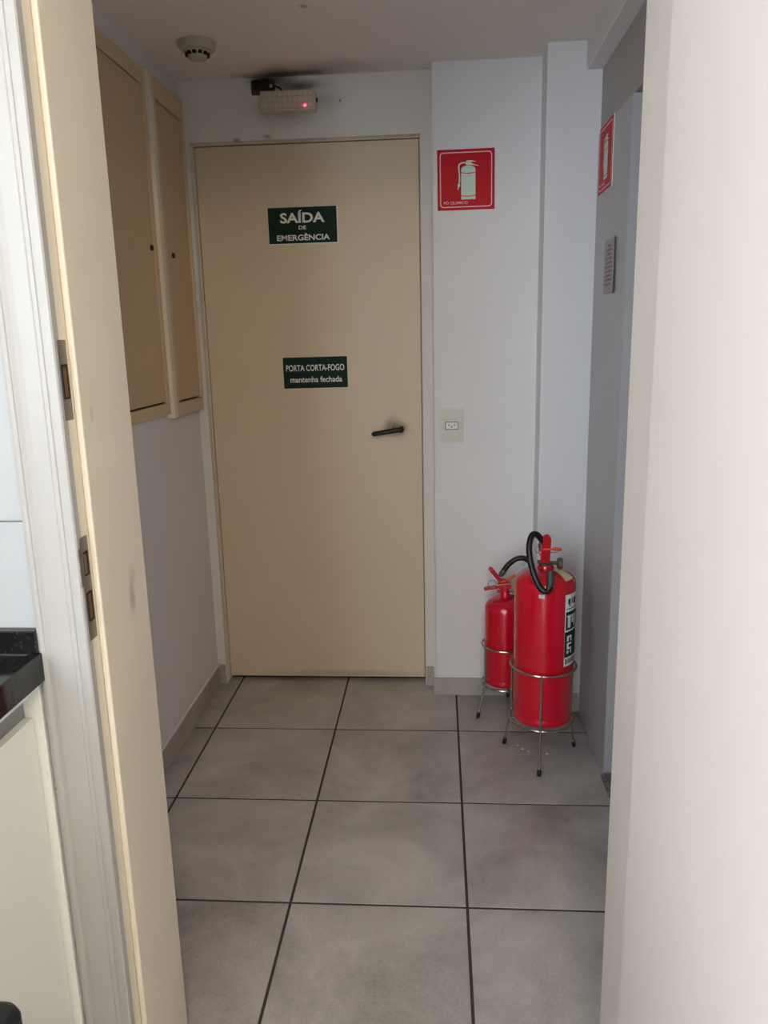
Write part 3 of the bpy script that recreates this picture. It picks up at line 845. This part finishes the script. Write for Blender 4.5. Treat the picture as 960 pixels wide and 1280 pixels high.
# small extinguisher
FX, FY, FR = 0.629, -0.256, 0.0765
SB, SS, ST = 0.122, 0.412, 0.458
stand('steel wire stand carrying the small red extinguisher by the column', FX, FY, .0845, .118, .272, [(.525, -.325), (.653, -.148), (.735, -.335)])
t = thing('fire_extinguisher', 'small red fire extinguisher partly hidden behind the large one', 'extinguisher', (FX, FY, SB), 'red fire extinguishers')
bm = bmesh.new(); lathe(bm, profile(FR, SB, SS, ST, .02), FX, FY, 56)
lathe(bm, [(.02, ST - .004), (.0205, ST + .012), (.018, ST + .02), (0, ST + .02)], FX, FY, 24)
obj('cylinder', bm, m_red, t, True)
bm = bmesh.new()
lathe(bm, [(0, ST + .018), (.015, ST + .018), (.015, ST + .04), (.012, ST + .055), (0, ST + .055)], FX - .003, FY, 20)
tube(bm, [(FX - .03, FY, .479), (FX + .012, FY, .477)], .006, 10)
obj('valve', bm, m_redplastic, t, True)
def bar(name, p, q, w, th, tt):
    p, q = Vector(p), Vector(q); d = q - p; L = d.length; d.normalize(); s = Vector((0, 1, 0)); n = d.cross(s)
    bm = bmesh.new()
    prism(bm, [(0, -w / 2), (L - w / 2, -w / 2)] + [(L - w / 2 + w / 2 * math.cos(a), w / 2 * math.sin(a)) for a in [-PI / 2 + PI * k / 8 for k in range(1, 8)]] + [(L - w / 2, w / 2), (0, w / 2)], (p, d, s, n), -th / 2, th / 2)
    bmesh.ops.bevel(bm, geom=bm.edges[:], offset=th * .2, segments=1, affect='EDGES')
    return obj(name, bm, m_redplastic, tt)
bm = bmesh.new(); fr = ((FX - .002, FY, 0), (1, 0, 0), (0, 0, 1), (0, -1, 0))
prism(bm, [(-.024, .490), (.018, .488), (.026, .496), (.020, .510), (.010, .524), (-.010, .530), (-.022, .518), (-.030, .500)], fr, -.013, .013)
bmesh.ops.bevel(bm, geom=bm.edges[:], offset=.003, segments=2, affect='EDGES')
obj('valve_block', bm, m_redplastic, t)
bar('lever', (FX - .008, FY, .505), (FX - .060, FY - .006, .572), .024, .014, t)
bar('carry_handle', (FX - .004, FY, .500), (FX - .080, FY, .487), .022, .010, t)
bm = bmesh.new(); tube(bm, [(FX + .004, FY, .474), (FX + .022, FY - .004, .470)], .009, 12); tube(bm, [(FX + .020, FY - .004, .470), (FX + .032, FY - .004, .469)], .011, 6)
obj('outlet_coupling', bm, m_brass, t, True)
bm = bmesh.new(); tube(bm, spline([(FX + .030, FY - .003, .468), (FX + .075, FY - .002, .472), (FX + .104, FY + .0, .520), (FX + .096, FY - .01, .578), (FX + .070, FY - .012, .606), (FX + .040, FY - .010, .606), (FX + .012, FY - .006, .585), (FX - .008, FY - .004, .558)], 8), .0098, 14)
obj('hose', bm, m_black, t, True)
bm = bmesh.new(); tube(bm, [(FX - .006, FY - .004, .561), (FX - .014, FY - .003, .548), (FX - .020, FY - .002, .538)], [.0108, .0108, .008], 14); obj('nozzle', bm, m_brass, t, True)
bm = bmesh.new(); tube(bm, spline([(FX - .018, FY - .016, .520), (FX + .004, FY - .02, .528), (FX + .022, FY - .018, .540), (FX + .034, FY - .015, .544)], 4), [.003] * 6 + [.006] * 5 + [.004, .003], 8); obj('safety_seal', bm, m_orange, t, True)
bm = bmesh.new(); tube(bm, [(FX - .050 + .015 * math.cos(2 * PI * k / 18), FY - .018, .512 + .015 * math.sin(2 * PI * k / 18)) for k in range(19)], .0012, 6, False)
tube(bm, [(FX - .036, FY - .018, .507), (FX + .022, FY - .018, .512)], .0016, 6)
obj('safety_pin', bm, m_steel, t, True)

# ------------------------------------------------------------------ kitchen counter at left
t = thing('countertop', 'black granite countertop with low upstand beside the white doorway casing', 'countertop', (-0.55, -2.6, 0.88))
TY = KY - .0085
bm = bmesh.new()
box(bm, KX, -0.236, -4.2, TY, 0.918, 0.938, .0012)
obj('slab', bm, m_granite, t)
obj('front_lip', B(-0.250, -0.230, -4.2, TY - .0, 0.893, 0.940, bev=.0015), m_granite, t)
obj('upstand', B(KX, -0.2345, TY - .018, TY, 0.938, 0.977, bev=.0015), m_granite, t)
bm = bmesh.new(); tube(bm, [(KX, TY - .0183, .9385), (-.238, TY - .0183, .9385)], .0013, 6); obj('sealant', bm, m_grip, t)

t = thing('base_cabinet', 'white kitchen base cabinet under the black granite countertop', 'cabinet', (-0.57, -2.4, 0))
obj('carcass', B(KX, -0.278, -3.2, TY, 0.10, 0.891), m_cab, t)
obj('plinth', B(KX, -0.36, -3.2, TY, 0.0, 0.10), m_grip, t)
obj('side_stile', B(-0.278, -0.243, TY - .010, TY, 0.10, 0.8925, bev=.0015), m_cab, t)
obj('handle_channel', B(-0.279, -0.272, -3.2, TY - .011, 0.826, 0.862), m_shadowgap, t)
obj('top_rail', B(-0.279, -0.262, -3.2, TY - .011, 0.862, 0.8925, bev=.001), m_cab, t)
for k in range(2):
    y1 = TY - .0125 - k * .5
    obj('door', B(-0.277, -0.257, y1 - .496, y1, 0.115, 0.830, bev=.0012), m_cab, t)

t = thing('waste_bin', 'black plastic bin in front of the white base cabinet, bottom left', 'bin', (-0.175, -2.46, 0))
bm = bmesh.new()
lo = rrect(-.240, -2.60, -.115, -2.315, .02, 4); hi = rrect(-.250, -2.62, -.098, -2.298, .022, 4)
f0 = [bm.verts.new((x, y, 0)) for (x, y) in lo]; f1 = [bm.verts.new((x, y, .635)) for (x, y) in hi]
bm.faces.new(f0[::-1]); bm.faces.new(f1)
for k in range(len(f0)): bm.faces.new((f0[k], f0[(k + 1) % len(f0)], f1[(k + 1) % len(f0)], f1[k]))
obj('bin_body', bm, m_bin, t)
bm = bmesh.new()
rings = [[bm.verts.new((x, y, z)) for (x, y) in rrect(-.253 + q, -2.624 + q, -.094 - q, -2.294 - q, .024 - q * .5, 5)] for (z, q) in ((.632, 0), (.656, 0), (.664, .003), (.668, .008), (.670, .016))]
bm.faces.new(rings[0][::-1]); bm.faces.new(rings[-1])
for p, q in zip(rings, rings[1:]):
    for k in range(len(p)): bm.faces.new((p[k], p[(k + 1) % len(p)], q[(k + 1) % len(p)], q[k]))
obj('lid', bm, m_bin, t)
